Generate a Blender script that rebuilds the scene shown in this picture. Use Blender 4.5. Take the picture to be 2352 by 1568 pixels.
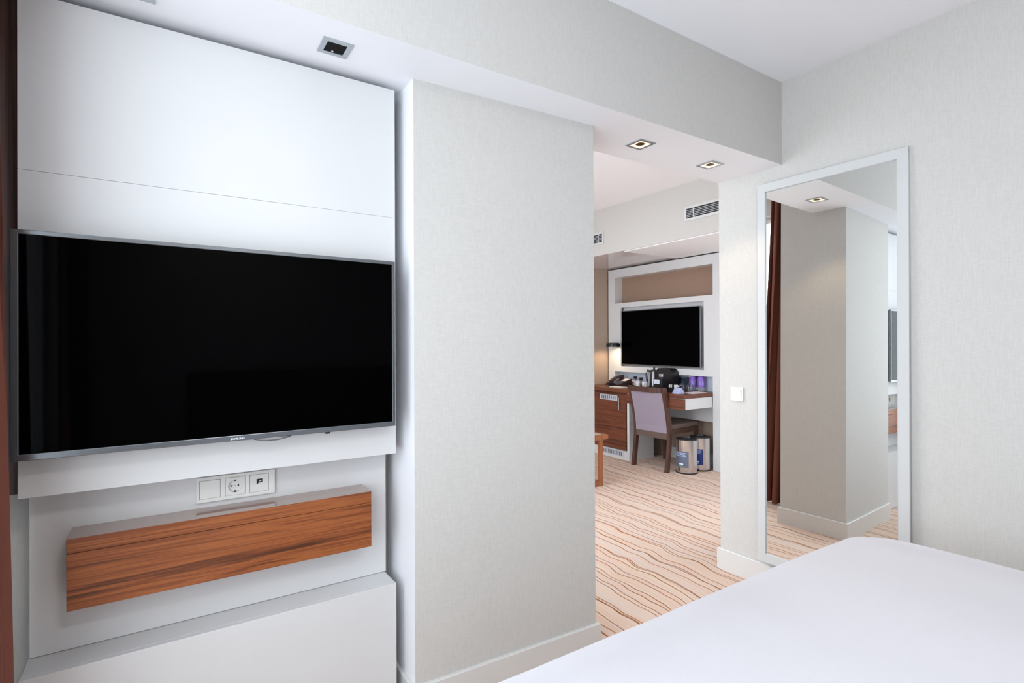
import bpy, bmesh, math, random
from mathutils import Vector, Matrix, noise
from math import pi, sin, cos, radians

random.seed(4)
S = bpy.context.scene
for o in list(bpy.data.objects): bpy.data.objects.remove(o)
COL = S.collection

# ---------------------------------------------------------------- camera
H = 1.3173
yaw, pitch, roll, FPX = radians(33.181), radians(0.204), radians(-0.254), 1216.77
fw = Vector((sin(yaw)*cos(pitch), cos(yaw)*cos(pitch), sin(pitch)))
r0 = Vector((cos(yaw), -sin(yaw), 0)); u0 = r0.cross(fw)
rt = r0*cos(roll) + u0*sin(roll); up = u0*cos(roll) - r0*sin(roll)
cd = bpy.data.cameras.new('camera'); cam = bpy.data.objects.new('camera', cd); COL.objects.link(cam)
cam.matrix_world = Matrix(((rt.x, up.x, -fw.x, 0), (rt.y, up.y, -fw.y, 0), (rt.z, up.z, -fw.z, H), (0, 0, 0, 1)))
cd.sensor_fit = 'HORIZONTAL'; cd.sensor_width = 36; cd.lens = 36*FPX/2352; cd.clip_start = 0.02
S.camera = cam

# ---------------------------------------------------------------- world, light, exposure
W = bpy.data.worlds.new('daylight'); S.world = W; W.use_nodes = True
bg = W.node_tree.nodes['Background']
bg.inputs[0].default_value = (0.82, 0.915, 1.0, 1); bg.inputs[1].default_value = 4.6
S.view_settings.view_transform = 'Standard'; S.view_settings.look = 'None'
S.view_settings.gamma = 1; S.view_settings.use_curve_mapping = False
S.view_settings.exposure = 0.31

def portal(name, loc, sx, sy, d):
    l = bpy.data.lights.new(name, 'AREA'); l.shape = 'RECTANGLE'; l.size = sx; l.size_y = sy
    l.cycles.is_portal = True
    o = bpy.data.objects.new(name, l); COL.objects.link(o); o.location = loc
    o.rotation_euler = Vector(d).to_track_quat('-Z', 'Z').to_euler()
portal('window_portal', (-0.56, 0.18, 1.475), 2.52, 2.05, (1, 0, 0))
portal('window_portal', (0.86, 3.70, 1.275), 2.44, 2.35, (1, 0, 0))
portal('window_portal', (3.90, 1.74, 1.15), 1.1, 1.6, (0, 1, 0))

def spot(name, loc, d, energy, col, size, blend=0.6, rad=0.015):
    l = bpy.data.lights.new(name, 'SPOT'); l.energy = energy; l.color = col; l.spot_size = size; l.spot_blend = blend
    l.shadow_soft_size = rad
    o = bpy.data.objects.new(name, l); COL.objects.link(o); o.location = loc
    o.rotation_euler = Vector(d).to_track_quat('-Z', 'Y').to_euler(); return o

# ---------------------------------------------------------------- materials
def newmat(name):
    m = bpy.data.materials.new(name); m.use_nodes = True
    return m, m.node_tree, m.node_tree.nodes['Principled BSDF']
def N(t, typ, **k):
    n = t.nodes.new(typ)
    for a, b in k.items(): setattr(n, a, b)
    return n
def plain(name, col, rough=0.5, metal=0, spec=0.5, emit=None, es=0, trans=0, bump=0, bscale=200, coat=0):
    m, t, b = newmat(name)
    b.inputs['Base Color'].default_value = (*col, 1); b.inputs['Roughness'].default_value = rough
    b.inputs['Metallic'].default_value = metal; b.inputs['Specular IOR Level'].default_value = spec
    b.inputs['Transmission Weight'].default_value = trans; b.inputs['Coat Weight'].default_value = coat
    if emit: b.inputs['Emission Color'].default_value = (*emit, 1); b.inputs['Emission Strength'].default_value = es
    # slight procedural variation so no surface is perfectly uniform
    tc = N(t, 'ShaderNodeTexCoord'); nz = N(t, 'ShaderNodeTexNoise'); nz.inputs['Scale'].default_value = bscale if bump else 30
    t.links.new(tc.outputs['Object'], nz.inputs['Vector'])
    if bump:
        bp = N(t, 'ShaderNodeBump'); bp.inputs['Strength'].default_value = bump; bp.inputs['Distance'].default_value = 0.002
        t.links.new(nz.outputs['Fac'], bp.inputs['Height']); t.links.new(bp.outputs['Normal'], b.inputs['Normal'])
    elif not trans:
        mr = N(t, 'ShaderNodeMapRange'); mr.inputs['To Min'].default_value = max(0, rough-0.02); mr.inputs['To Max'].default_value = rough+0.02
        t.links.new(nz.outputs['Fac'], mr.inputs['Value']); t.links.new(mr.outputs['Result'], b.inputs['Roughness'])
    return m
def ramp(t, stops):
    r = N(t, 'ShaderNodeValToRGB'); e = r.color_ramp.elements
    while len(e) > 1: e.remove(e[-1])
    e[0].position = stops[0][0]; e[0].color = (*stops[0][1], 1)
    for p, c in stops[1:]:
        x = e.new(p); x.color = (*c, 1)
    return r
def wallpaper(name, c1, c2, rough=0.75):
    m, t, b = newmat(name); b.inputs['Roughness'].default_value = rough; b.inputs['Specular IOR Level'].default_value = 0.25
    tc = N(t, 'ShaderNodeTexCoord')
    outs = []
    for sc in ((420, 420, 26), (40, 40, 420)):
        mp = N(t, 'ShaderNodeMapping'); mp.inputs['Scale'].default_value = sc
        nz = N(t, 'ShaderNodeTexNoise'); nz.inputs['Scale'].default_value = 1; nz.inputs['Detail'].default_value = 2
        t.links.new(tc.outputs['Object'], mp.inputs['Vector']); t.links.new(mp.outputs['Vector'], nz.inputs['Vector']); outs.append(nz.outputs['Fac'])
    ad = N(t, 'ShaderNodeMath', operation='ADD'); t.links.new(outs[0], ad.inputs[0]); t.links.new(outs[1], ad.inputs[1])
    hf = N(t, 'ShaderNodeMath', operation='MULTIPLY'); hf.inputs[1].default_value = 0.5; t.links.new(ad.outputs[0], hf.inputs[0])
    r = ramp(t, [(0.36, c2), (0.62, c1)]); t.links.new(hf.outputs[0], r.inputs[0]); t.links.new(r.outputs[0], b.inputs['Base Color'])
    bp = N(t, 'ShaderNodeBump'); bp.inputs['Strength'].default_value = 0.25; bp.inputs['Distance'].default_value = 0.001
    t.links.new(hf.outputs[0], bp.inputs['Height']); t.links.new(bp.outputs['Normal'], b.inputs['Normal'])
    return m
def wood(name, axis='X', light=(0.34, 0.105, 0.030), mid=(0.20, 0.055, 0.017), dark=(0.085, 0.026, 0.010), rough=0.32, gs=1.0, coat=0.0):
    m, t, b = newmat(name); b.inputs['Roughness'].default_value = rough; b.inputs['Coat Weight'].default_value = coat
    tc = N(t, 'ShaderNodeTexCoord')
    sc = {'X': (1.0, 42, 42), 'Y': (42, 1.0, 42), 'Z': (42, 42, 1.0)}[axis]
    mp = N(t, 'ShaderNodeMapping'); mp.inputs['Scale'].default_value = [s*gs for s in sc]
    t.links.new(tc.outputs['Object'], mp.inputs['Vector'])
    wz = N(t, 'ShaderNodeTexNoise'); wz.inputs['Scale'].default_value = 0.6; wz.inputs['Detail'].default_value = 2
    t.links.new(mp.outputs['Vector'], wz.inputs['Vector'])
    mx = N(t, 'ShaderNodeVectorMath', operation='ADD'); sc2 = N(t, 'ShaderNodeVectorMath', operation='SCALE'); sc2.inputs['Scale'].default_value = 1.6
    t.links.new(wz.outputs['Color'], sc2.inputs[0]); t.links.new(mp.outputs['Vector'], mx.inputs[0]); t.links.new(sc2.outputs[0], mx.inputs[1])
    n1 = N(t, 'ShaderNodeTexNoise'); n1.inputs['Scale'].default_value = 1.1; n1.inputs['Detail'].default_value = 5; n1.inputs['Distortion'].default_value = 0.4
    t.links.new(mx.outputs[0], n1.inputs['Vector'])
    n2 = N(t, 'ShaderNodeTexNoise'); n2.inputs['Scale'].default_value = 4.5; n2.inputs['Detail'].default_value = 4
    t.links.new(mx.outputs[0], n2.inputs['Vector'])
    a = N(t, 'ShaderNodeMath', operation='MULTIPLY_ADD'); a.inputs[1].default_value = 0.34; t.links.new(n2.outputs['Fac'], a.inputs[0]); t.links.new(n1.outputs['Fac'], a.inputs[2])
    r = ramp(t, [(0.50, dark), (0.585, mid), (0.68, light), (0.80, mid)])
    t.links.new(a.outputs[0], r.inputs[0]); t.links.new(r.outputs[0], b.inputs['Base Color'])
    return m
def carpet():
    m, t, b = newmat('striped_carpet'); b.inputs['Roughness'].default_value = 0.95; b.inputs['Specular IOR Level'].default_value = 0.1
    L = t.links.new
    g = N(t, 'ShaderNodeNewGeometry'); sp = N(t, 'ShaderNodeSeparateXYZ'); L(g.outputs['Position'], sp.inputs[0])
    def M(op, a, b_=None, c=None):
        n = N(t, 'ShaderNodeMath', operation=op)
        for i, v in enumerate((a, b_, c)):
            if v is None: continue
            if isinstance(v, (int, float)): n.inputs[i].default_value = v
            else: L(v, n.inputs[i])
        return n.outputs[0]
    def noise2(sx, sy, off=0, detail=1):
        c = N(t, 'ShaderNodeCombineXYZ'); L(M('MULTIPLY_ADD', sp.outputs[0], sx, off), c.inputs[0]); L(M('MULTIPLY', sp.outputs[1], sy), c.inputs[1])
        n = N(t, 'ShaderNodeTexNoise'); n.inputs['Scale'].default_value = 1; n.inputs['Detail'].default_value = detail; L(c.outputs[0], n.inputs['Vector'])
        return M('SUBTRACT', n.outputs['Fac'], 0.5)
    # stripes run along y, drift slowly and wobble
    base = M('MULTIPLY_ADD', sp.outputs[1], -0.03, sp.outputs[0])
    u = M('ADD', base, M('MULTIPLY', noise2(1.2, 4.2), 0.10))
    u = M('ADD', u, M('MULTIPLY', noise2(6, 3.0, 7), 0.05))
    fac = None
    for period, off, width, ns in ((0.112, 0.0, 0.036, 3), (0.157, 0.05, 0.026, 23), (0.211, 0.12, 0.020, 41)):
        uu = M('ADD', u, M('MULTIPLY', noise2(2.5, 2.6, ns), 0.045))
        f = M('FRACT', M('DIVIDE', M('ADD', uu, off+10), period))
        d = M('ABSOLUTE', M('SUBTRACT', f, 0.5))
        line = N(t, 'ShaderNodeMapRange'); line.inputs['From Min'].default_value = width*0.35; line.inputs['From Max'].default_value = width
        line.inputs['To Min'].default_value = 1; line.inputs['To Max'].default_value = 0; L(d, line.inputs['Value'])
        fac = line.outputs[0] if fac is None else M('MAXIMUM', fac, line.outputs[0])
    # pastel bands between the lines
    c = N(t, 'ShaderNodeCombineXYZ'); L(M('MULTIPLY', u, 34), c.inputs[0]); L(M('MULTIPLY', sp.outputs[1], 0.7), c.inputs[1])
    n = N(t, 'ShaderNodeTexNoise'); n.inputs['Scale'].default_value = 1; n.inputs['Detail'].default_value = 3; L(c.outputs[0], n.inputs['Vector'])
    bands = ramp(t, [(0.30, (0.72, 0.62, 0.52)), (0.44, (0.74, 0.50, 0.38)), (0.50, (0.66, 0.56, 0.50)), (0.56, (0.76, 0.55, 0.43)), (0.68, (0.66, 0.58, 0.54))]); L(n.outputs['Fac'], bands.inputs[0])
    mix = N(t, 'ShaderNodeMix', data_type='RGBA'); L(fac, mix.inputs['Factor']); L(bands.outputs[0], mix.inputs['A']); mix.inputs['B'].default_value = (0.27, 0.105, 0.035, 1)
    L(mix.outputs['Result'], b.inputs['Base Color'])
    nf = N(t, 'ShaderNodeTexNoise'); nf.inputs['Scale'].default_value = 900; L(g.outputs['Position'], nf.inputs['Vector'])
    bp = N(t, 'ShaderNodeBump'); bp.inputs['Strength'].default_value = 0.3; bp.inputs['Distance'].default_value = 0.003; L(nf.outputs['Fac'], bp.inputs['Height']); L(bp.outputs['Normal'], b.inputs['Normal'])
    return m
def paneglass():
    m = bpy.data.materials.new('window_glass'); m.use_nodes = True; t = m.node_tree; t.nodes.clear()
    o = N(t, 'ShaderNodeOutputMaterial'); mx = N(t, 'ShaderNodeMixShader'); mx.inputs[0].default_value = 0.05
    a = N(t, 'ShaderNodeBsdfTransparent'); g = N(t, 'ShaderNodeBsdfGlossy'); g.inputs['Roughness'].default_value = 0.02
    t.links.new(a.outputs[0], mx.inputs[1]); t.links.new(g.outputs[0], mx.inputs[2]); t.links.new(mx.outputs[0], o.inputs[0])
    return m

M_WALL = wallpaper('woven_wallpaper', (0.64, 0.625, 0.60), (0.58, 0.565, 0.54))
M_BEIGE = wallpaper('beige_wallpaper', (0.47, 0.36, 0.285), (0.41, 0.31, 0.245))
M_PAINT = plain('white_paint', (0.90, 0.90, 0.93), 0.7, spec=0.3, bump=0.05, bscale=300)
M_GLOSSCEIL = plain('gloss_white_soffit', (0.70, 0.66, 0.66), 0.12)
M_TRIM = plain('skirting_paint', (0.70, 0.69, 0.67), 0.35)
M_LACQ = plain('white_lacquer', (0.67, 0.67, 0.675), 0.38)
M_CARPET = carpet()
M_WOODX = wood('walnut_along_x', 'X'); M_WOODXT = wood('walnut_top_sheen', 'X', light=(.30,.16,.12), mid=(.27,.14,.10), dark=(.23,.11,.08), rough=0.16, coat=1.0)  # top copy is paler: reflected sheen put into its base colour
M_WOODY = wood('walnut_along_y', 'Y', light=(0.19, 0.060, 0.027), mid=(0.115, 0.034, 0.018), dark=(0.06, 0.019, 0.011), gs=.8)
M_WOODZ = wood('walnut_along_z', 'Z', light=(0.36, 0.13, 0.05), mid=(0.27, 0.09, 0.035), dark=(0.15, 0.05, 0.02))
M_DARKWOOD = wood('dark_chair_wood', 'Z', light=(0.10, 0.045, 0.03), mid=(0.07, 0.03, 0.022), dark=(0.04, 0.018, 0.014), rough=0.35)
M_BEZEL = plain('tv_bezel_grey', (0.20, 0.22, 0.24), 0.22, metal=0.8)
M_SCREEN = plain('tv_screen_black', (0.0005, 0.0005, 0.0007), 0.04, spec=0.035)
M_BLACK = plain('black_plastic', (0.012, 0.012, 0.014), 0.35)
M_DARKMETAL = plain('dark_housing', (0.006, 0.005, 0.006), 0.7, spec=0.15)
M_ALU = plain('brushed_aluminium', (0.50, 0.53, 0.56), 0.32, metal=0.7)
M_CHROME = plain('polished_steel', (0.66, 0.65, 0.66), 0.16, metal=1)
M_MIRROR = plain('mirror_silver', (0.90, 0.92, 0.91), 0.0, metal=1)
M_FRAME = plain('white_mirror_frame', (0.62, 0.63, 0.63), 0.4)
M_PLATE = plain('ivory_plastic', (0.74, 0.74, 0.71), 0.3)
M_HOLE = plain('socket_hole_black', (0.01, 0.01, 0.01), 0.6)
M_CURTAIN = plain('brown_curtain_fabric', (0.20, 0.070, 0.048), 0.7, spec=0.2, bump=0.3, bscale=500)
M_DUVET = plain('white_cotton', (0.685, 0.675, 0.715), 0.85, spec=0.15, bump=0.15, bscale=350)
M_MATT = plain('mattress_fabric', (0.7, 0.7, 0.7), 0.9)
M_TAUPE = plain('taupe_upholstery', (0.31, 0.26, 0.32), 0.85, bump=0.2)
M_SEAT = plain('brown_upholstery', (0.13, 0.085, 0.07), 0.7, bump=0.2)
M_WFRAME = plain('window_frame_white', (0.75, 0.75, 0.74), 0.4)
M_GLASS = paneglass()
M_GRILLE = plain('grille_grey', (0.55, 0.57, 0.62), 0.4)
M_GRILLEDARK = plain('grille_shadow_grey', (0.16, 0.17, 0.20), 0.6)
M_WARM = plain('warm_lamp_reflector', (0.8, 0.7, 0.55), 0.4, emit=(1, 0.78, 0.50), es=0.85)
M_DIFF = plain('fill_lamp_diffuser', (0.9, 0.9, 0.9), 0.5, emit=(1, .97, .92), es=3)
M_BROWNLAMP = plain('bronze_lamp', (0.12, 0.055, 0.02), 0.3, metal=0.6)
M_LEDWARM = plain('warm_led', (1, 0.9, 0.7), 0.5, emit=(1, 0.80, 0.52), es=8)
M_CLEAR = plain('clear_glass', (0.95, 0.96, 1.0), 0.02, trans=1)
M_WATER = plain('clear_plastic', (0.86, 0.88, 0.95), 0.08, trans=0.85)
M_PURPLE = plain('purple_label', (0.22, 0.10, 0.50), 0.4)
M_NAVY = plain('navy_label', (0.008, 0.03, 0.17), 0.45)
M_GREYLAB = plain('slate_label', (0.12, 0.14, 0.20), 0.5)
M_WHITEINK = plain('white_print', (0.85, 0.87, 0.92), 0.5)
M_BLUEINK = plain('pale_blue_print', (0.42, 0.48, 0.72), 0.5)
M_GREEN = plain('green_print', (0.15, 0.28, 0.16), 0.5)
M_CERAMIC = plain('white_ceramic', (0.85, 0.84, 0.86), 0.2)
M_PAPER = plain('white_paper', (0.80, 0.74, 0.72), 0.8)
M_CARD = plain('pale_blue_card', (0.46, 0.50, 0.72), 0.6)
M_PHONE = plain('dark_brown_plastic', (0.045, 0.026, 0.028), 0.35)
M_LEATHER = plain('navy_leather', (0.012, 0.022, 0.04), 0.45)
M_NICHE = wallpaper('brown_niche_paper', (0.34, 0.225, 0.165), (0.30, 0.20, 0.145))
M_SPLASH = plain('blue_grey_glass', (0.52, 0.57, 0.66), 0.15)
M_DARKSTEEL = plain('dark_steel', (0.16, 0.155, 0.16), 0.18, metal=1)
M_BOWL = plain('brown_bowl', (0.16, 0.10, 0.07), 0.5)
M_GLASSTOP = plain('pale_glass_top', (0.62, 0.56, 0.54), 0.1)

# ---------------------------------------------------------------- geometry helpers
def BM(): return bmesh.new()
def box(bm, x0, x1, y0, y1, z0, z1, bev=0, seg=2, mi=0):
    vs = [bm.verts.new((x, y, z)) for x in (x0, x1) for y in (y0, y1) for z in (z0, z1)]
    fs = [(0, 1, 3, 2), (4, 6, 7, 5), (0, 4, 5, 1), (2, 3, 7, 6), (0, 2, 6, 4), (1, 5, 7, 3)]
    F = [bm.faces.new([vs[i] for i in f]) for f in fs]
    for f in F: f.material_index = mi
    if bev:
        es = list({e for f in F for e in f.edges})
        bmesh.ops.bevel(bm, geom=es, offset=bev, segments=seg, affect='EDGES', profile=0.5)
    return bm
def prism(bm, pts, z0, z1):
    n = len(pts); a = [bm.verts.new((p[0], p[1], z0)) for p in pts]; b = [bm.verts.new((p[0], p[1], z1)) for p in pts]
    bm.faces.new(a[::-1]); bm.faces.new(b)
    for i in range(n): bm.faces.new((a[i], a[(i+1) % n], b[(i+1) % n], b[i]))
    return bm
def lathe(bm, prof, cx, cy, z0=0, seg=32, a0=0, a1=2*pi, caps=False):
    full = abs(a1-a0-2*pi) < 1e-6; n = seg if full else seg+1; rings = []
    for r, z in prof:
        rings.append([bm.verts.new((cx+r*cos(a0+(a1-a0)*i/seg), cy+r*sin(a0+(a1-a0)*i/seg), z0+z)) for i in range(n)])
    for k in range(len(rings)-1):
        for i in range(seg):
            j = (i+1) % n
            bm.faces.new((rings[k][i], rings[k][j], rings[k+1][j], rings[k+1][i]))
    return bm
def tube(bm, pts, r, seg=8, closed=False):
    pts = [Vector(p) for p in pts]; rings = []
    for i, p in enumerate(pts):
        d = (pts[min(i+1, len(pts)-1)] - pts[max(i-1, 0)]).normalized()
        a = d.cross(Vector((0, 0, 1)));
        if a.length < 1e-3: a = d.cross(Vector((1, 0, 0)))
        a.normalize(); b = d.cross(a)
        rings.append([bm.verts.new(p + a*r*cos(2*pi*k/seg) + b*r*sin(2*pi*k/seg)) for k in range(seg)])
    for i in range(len(rings)-1):
        for k in range(seg): bm.faces.new((rings[i][k], rings[i][(k+1) % seg], rings[i+1][(k+1) % seg], rings[i+1][k]))
    bm.faces.new(rings[0][::-1]); bm.faces.new(rings[-1])
    return bm
def loft(bm, quads):
    """quads: list of 4-point rings; box-like swept solid"""
    R = [[bm.verts.new(p) for p in q] for q in quads]
    for a, b in zip(R, R[1:]):
        n = len(a)
        for i in range(n): bm.faces.new((a[i], a[(i+1) % n], b[(i+1) % n], b[i]))
    bm.faces.new(R[0][::-1]); bm.faces.new(R[-1]); return bm

def finish(name, bm, mats, parent=None, smooth=False, world=True):
    if parent is not None and world: bm.transform(parent['_m'].inverted() if False else PM[parent.name].inverted())
    bmesh.ops.recalc_face_normals(bm, faces=bm.faces[:])
    me = bpy.data.meshes.new(name); bm.to_mesh(me); bm.free()
    o = bpy.data.objects.new(name, me); COL.objects.link(o)
    for m in (mats if isinstance(mats, (list, tuple)) else [mats]): me.materials.append(m)
    if parent is not None: o.parent = parent
    if smooth:
        for p in me.polygons: p.use_smooth = True
        try: me.set_sharp_from_angle(angle=radians(40))
        except Exception: pass
    return o
PM = {}
def thing(name, label, cat, loc, rz=0, group=None):
    o = bpy.data.objects.new(name, None); COL.objects.link(o); o.empty_display_size = 0.05
    o.location = loc; o.rotation_euler = (0, 0, rz)
    o['label'] = label; o['category'] = cat
    if group: o['group'] = group
    PM[o.name] = Matrix.Translation(loc) @ Matrix.Rotation(rz, 4, 'Z')
    return o
def part(t, name, bm, mat, smooth=False, world=True, label=None):
    """child of a thing, or of a part (then t.parent's frame is used)"""
    o = finish(name, bm, mat, t if t.name in PM else None, smooth, world)
    if t.name not in PM:
        root = t.parent
        while root.name not in PM: root = root.parent
        if world: o.data.transform(PM[root.name].inverted())
        o.parent = t
    if label: o['label'] = label
    return o
def struct(name, bm, mats, smooth=False):
    o = finish(name, bm, mats, None, smooth); o['kind'] = 'structure'; return o
def solo(name, bm, mats, label, cat, group=None, smooth=False, base=None):
    if base is not None: bm.transform(Matrix.Translation(-Vector(base)))
    o = finish(name, bm, mats, None, smooth)
    if base is not None: o.location = base
    o['label'] = label; o['category'] = cat
    if group: o['group'] = group
    return o
def textmesh(name, s, size, mat, parent, M, label=None, ext=0.0004, align='LEFT'):
    cu = bpy.data.curves.new(name, 'FONT'); cu.body = s; cu.size = size; cu.extrude = ext; cu.align_x = align
    cu.offset = size*0.012
    tmp = bpy.data.objects.new('tmp', cu); COL.objects.link(tmp)
    bpy.context.view_layer.update()
    me = bpy.data.meshes.new_from_object(tmp.evaluated_get(bpy.context.evaluated_depsgraph_get()))
    bpy.data.objects.remove(tmp); me.transform(M)
    root = parent if parent.name in PM else parent.parent
    me.transform(PM[root.name].inverted())
    me.materials.clear(); me.materials.append(mat)
    o = bpy.data.objects.new(name, me); COL.objects.link(o); o.parent = parent
    if label: o['label'] = label
    return o

# ================================================================ SETTING
XM = 2.7204            # wall that carries the mirror
YB, YS, YJ = -1.45, 1.5528, 1.9346   # back wall, soffit front, soffit back / jamb
ZS, ZC, ZC2 = 2.2519, 2.6865, 2.737
XW = -0.50             # bedroom window wall
struct('floor', box(BM(), -0.75, 5.2, YB-0.15, 5.2, -0.05, 0), M_CARPET)
struct('ceiling', box(BM(), -0.75, XM+0.15, YB-0.15, YS+.05, ZC, ZC+0.1), M_PAINT)
b = box(BM(), 0.75, 5.2, YJ, 5.2, ZC2, ZC2+0.1); struct('ceiling', b, M_PAINT)
# dropped beam: papered faces, painted underside
b = BM(); box(b, XW-.25, XM-.0005, YS, YJ, ZS, ZC2+0.1)
b.faces.ensure_lookup_table(); b.normal_update()
for f in b.faces:
    if abs(f.normal.z) > .5: f.material_index = 1
struct('trim_1', b, [M_WALL, M_PAINT])
b = BM(); box(b, XW-.25, 0.7315, YJ, 2.16, ZS, ZC2+0.1); struct('trim_2', b, M_PAINT)
# pier between recess and doorway (slightly out of square)
P0, P1, P2, P3 = (0.7315, 1.7477), (1.5416, 1.712), (1.5416, 2.156), (0.7315, 2.156)
b = prism(BM(), [P0, P1, P2, P3], 0, ZS); bmesh.ops.recalc_face_normals(b, faces=b.faces[:]); b.normal_update()
for f in b.faces:
    if f.normal.x < -.9: f.material_index = 1
struct('wall_pier', b, [M_WALL, M_PAINT])
b = BM(); prism(b, [(0.7315, YJ+.0005), (1.5416, YJ+.0005), P2, P3], ZS, ZC2+.1); struct('wall_pier_top', b, M_WALL)
struct('wall_front', box(BM(), XW-.25, 0.7310, 2.03, 2.16, 0, ZS), M_WALL)
struct('wall_right', box(BM(), XM, XM+0.15, YB-.15, YJ, 0, ZC2+.1), M_WALL)
struct('wall_back', box(BM(), XW-.25, XM, YB-0.15, YB, 0, ZC), M_WALL)
struct('wall_far', box(BM(), 0.75, 5.2, 4.985, 5.15, 0, ZC2), M_BEIGE)
struct('wall_desk', box(BM(), 4.90, 5.05, YJ, 4.985, 0, ZC2), M_BEIGE)
def window_wall(nm, n, x0, x1, y0, y1, ztop, oy0, oy1, oz0, oz1, swap=False):
    b = BM()
    box(b, x0, x1, y0, oy0, 0, ztop); box(b, x0, x1, oy1, y1, 0, ztop)
    box(b, x0, x1, oy0, oy1, 0, oz0); box(b, x0, x1, oy0, oy1, oz1, ztop)
    def sw(b):
        if swap:
            for v in b.verts: v.co = Vector((v.co.y, v.co.x, v.co.z))
        return b
    struct(nm, sw(b), M_WALL)
    b = BM(); t = .05; xa, xb = x0+.02, x0+.08
    box(b, xa, xb, oy0, oy1, oz0, oz0+t); box(b, xa, xb, oy0, oy1, oz1-t, oz1)
    ym = (oy0+oy1)/2
    for y in (oy0, ym-t/2, oy1-t): box(b, xa, xb, y, y+t, oz0+t, oz1-t)
    w = struct('window_%d' % n, sw(b), M_WFRAME)
    g = BM(); box(g, x0+.045, x0+.051, oy0+t, ym-t/2, oz0+t, oz1-t); box(g, x0+.045, x0+.051, ym+t/2, oy1-t, oz0+t, oz1-t)
    g = finish('pane', sw(g), M_GLASS); g.parent = w
window_wall('wall_left', 1, XW-.15, XW, YB, 2.03, ZC, -1.08, 1.44, 0.45, 2.50)
window_wall('wall_living', 2, 0.80, 0.95, 2.156, 4.985, ZC2, 2.48, 4.92, 0.10, 2.45)
window_wall('wall_near', 3, YJ-.15, YJ, XM+.15, 5.2, ZC2+.1, 3.30, 4.50, 0.30, 2.00, swap=True)
# living room dropped soffit
b = BM(); box(b, 3.876, 4.8995, YJ+.0005, 4.9845, 2.25, ZC2)
b.normal_update()
for f in b.faces:
    if f.normal.z < -.5: f.material_index = 1
struct('trim_3', b, [M_WALL, M_GLOSSCEIL])
# skirtings
BH, D = 0.1183, 0.015
def skirt(nm, pts, side=1, closed=False):
    """polyline offset by D to the left (side=1); box section with small top chamfer"""
    n = len(pts); off = []
    for i in range(n):
        p = Vector(pts[i]); ds = []
        if i > 0 or closed: ds.append((Vector(pts[i])-Vector(pts[i-1])).normalized())
        if i < n-1 or closed: ds.append((Vector(pts[(i+1) % n])-Vector(pts[i])).normalized())
        ns = [Vector((-d.y, d.x))*side for d in ds]
        m = sum(ns, Vector((0, 0)))/len(ns); m = m/ m.length_squared if m.length else m
        off.append((p, m))
    b = BM(); R = []
    for p, m in off:
        q = lambda d, z: b.verts.new((p.x+m.x*d, p.y+m.y*d, z))
        R.append([q(.0005, 0), q(D, 0), q(D, BH-.003), q(D-.003, BH), q(.0005, BH)])
    idx = list(range(n)); prs = list(zip(idx, idx[1:])) + ([(n-1, 0)] if closed else [])
    for i, j in prs:
        for k in range(5): b.faces.new((R[i][k], R[j][k], R[j][(k+1) % 5], R[i][(k+1) % 5]))
    if not closed: b.faces.new(R[0]); b.faces.new(R[-1][::-1])
    struct(nm, b, M_TRIM)
skirt('baseboard_pier', [(0.7315, 2.028), P0, P1, P2, (1.0, 2.156)], side=-1)
skirt('baseboard_right', [(XM, YB+.001), (XM, YJ), (4.70, YJ)], side=1)
skirt('baseboard_left', [(XW, 2.029), (XW, YB), (XM-.02, YB)], side=1)

# ================================================================ TV wall furniture
# upper lacquered panel in two boards with a hairline joint
t = thing('wall_panel', 'tall white lacquered wall panel that carries the large television', 'wall panel', (0.187, 1.88, 0.925))
part(t, 'upper_board', box(BM(), -0.3163, 0.6912, 1.8216, 1.9365, 1.7698, 2.2287, .0006, 1), M_LACQ)
part(t, 'lower_board', box(BM(), -0.3163, 0.6912, 1.8216, 1.9365, 0.925, 1.7692, .0006, 1), M_LACQ)
part(t, 'side_strip', box(BM(), -0.44, -0.3175, 1.885, 1.935, 0.925, 2.245), M_DARKWOOD, label='dark brown strip left of the panel')  # dark brown strip at the left end of the boards
for x in (-.2, .5): part(t, 'wall_batten', box(BM(), x, x+.05, 1.9365, 2.0295, 1.3, 1.9), M_LACQ)
t = thing('backing_panel', 'recessed white backing panel between the wooden shelf and low cabinet', 'wall panel', (0.19, 1.95, 0.4606))
part(t, 'board', box(BM(), -0.3134, 0.6940, 1.9372, 1.9550, 0.4615, 1.28, .001, 1), M_LACQ)
for x in (-.2, .5): part(t, 'wall_batten', box(BM(), x, x+.05, 1.9550, 2.0295, .6, 1.2), M_LACQ)
t = thing('low_cabinet', 'low white lacquered plinth cabinet beneath the wooden shelf', 'cabinet', (0.187, 1.88, 0))
part(t, 'body', box(BM(), -0.3163, 0.6912, 1.8416, 2.0290, 0.0, 0.4600, .0015, 1), M_LACQ)
part(t, 'front_panel', box(BM(), -0.3163, 0.6912, 1.8216, 1.8414, 0.004, 0.4606, .0015, 2), M_LACQ)

# floating walnut shelf with drawer
t = thing('wall_shelf', 'floating walnut drawer shelf under the large television', 'shelf', (0.19, 1.88, 0.611))
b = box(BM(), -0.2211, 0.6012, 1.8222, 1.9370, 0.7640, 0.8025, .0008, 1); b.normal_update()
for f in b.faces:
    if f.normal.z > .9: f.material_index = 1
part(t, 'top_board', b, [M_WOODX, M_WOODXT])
part(t, 'drawer_box', box(BM(), -0.2150, 0.5950, 1.8420, 1.9370, 0.613, 0.7635), M_WOODX)
part(t, 'drawer_front', box(BM(), -0.2211, 0.6012, 1.8222, 1.8418, 0.611, 0.7628, .0008, 1), M_WOODX)

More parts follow.
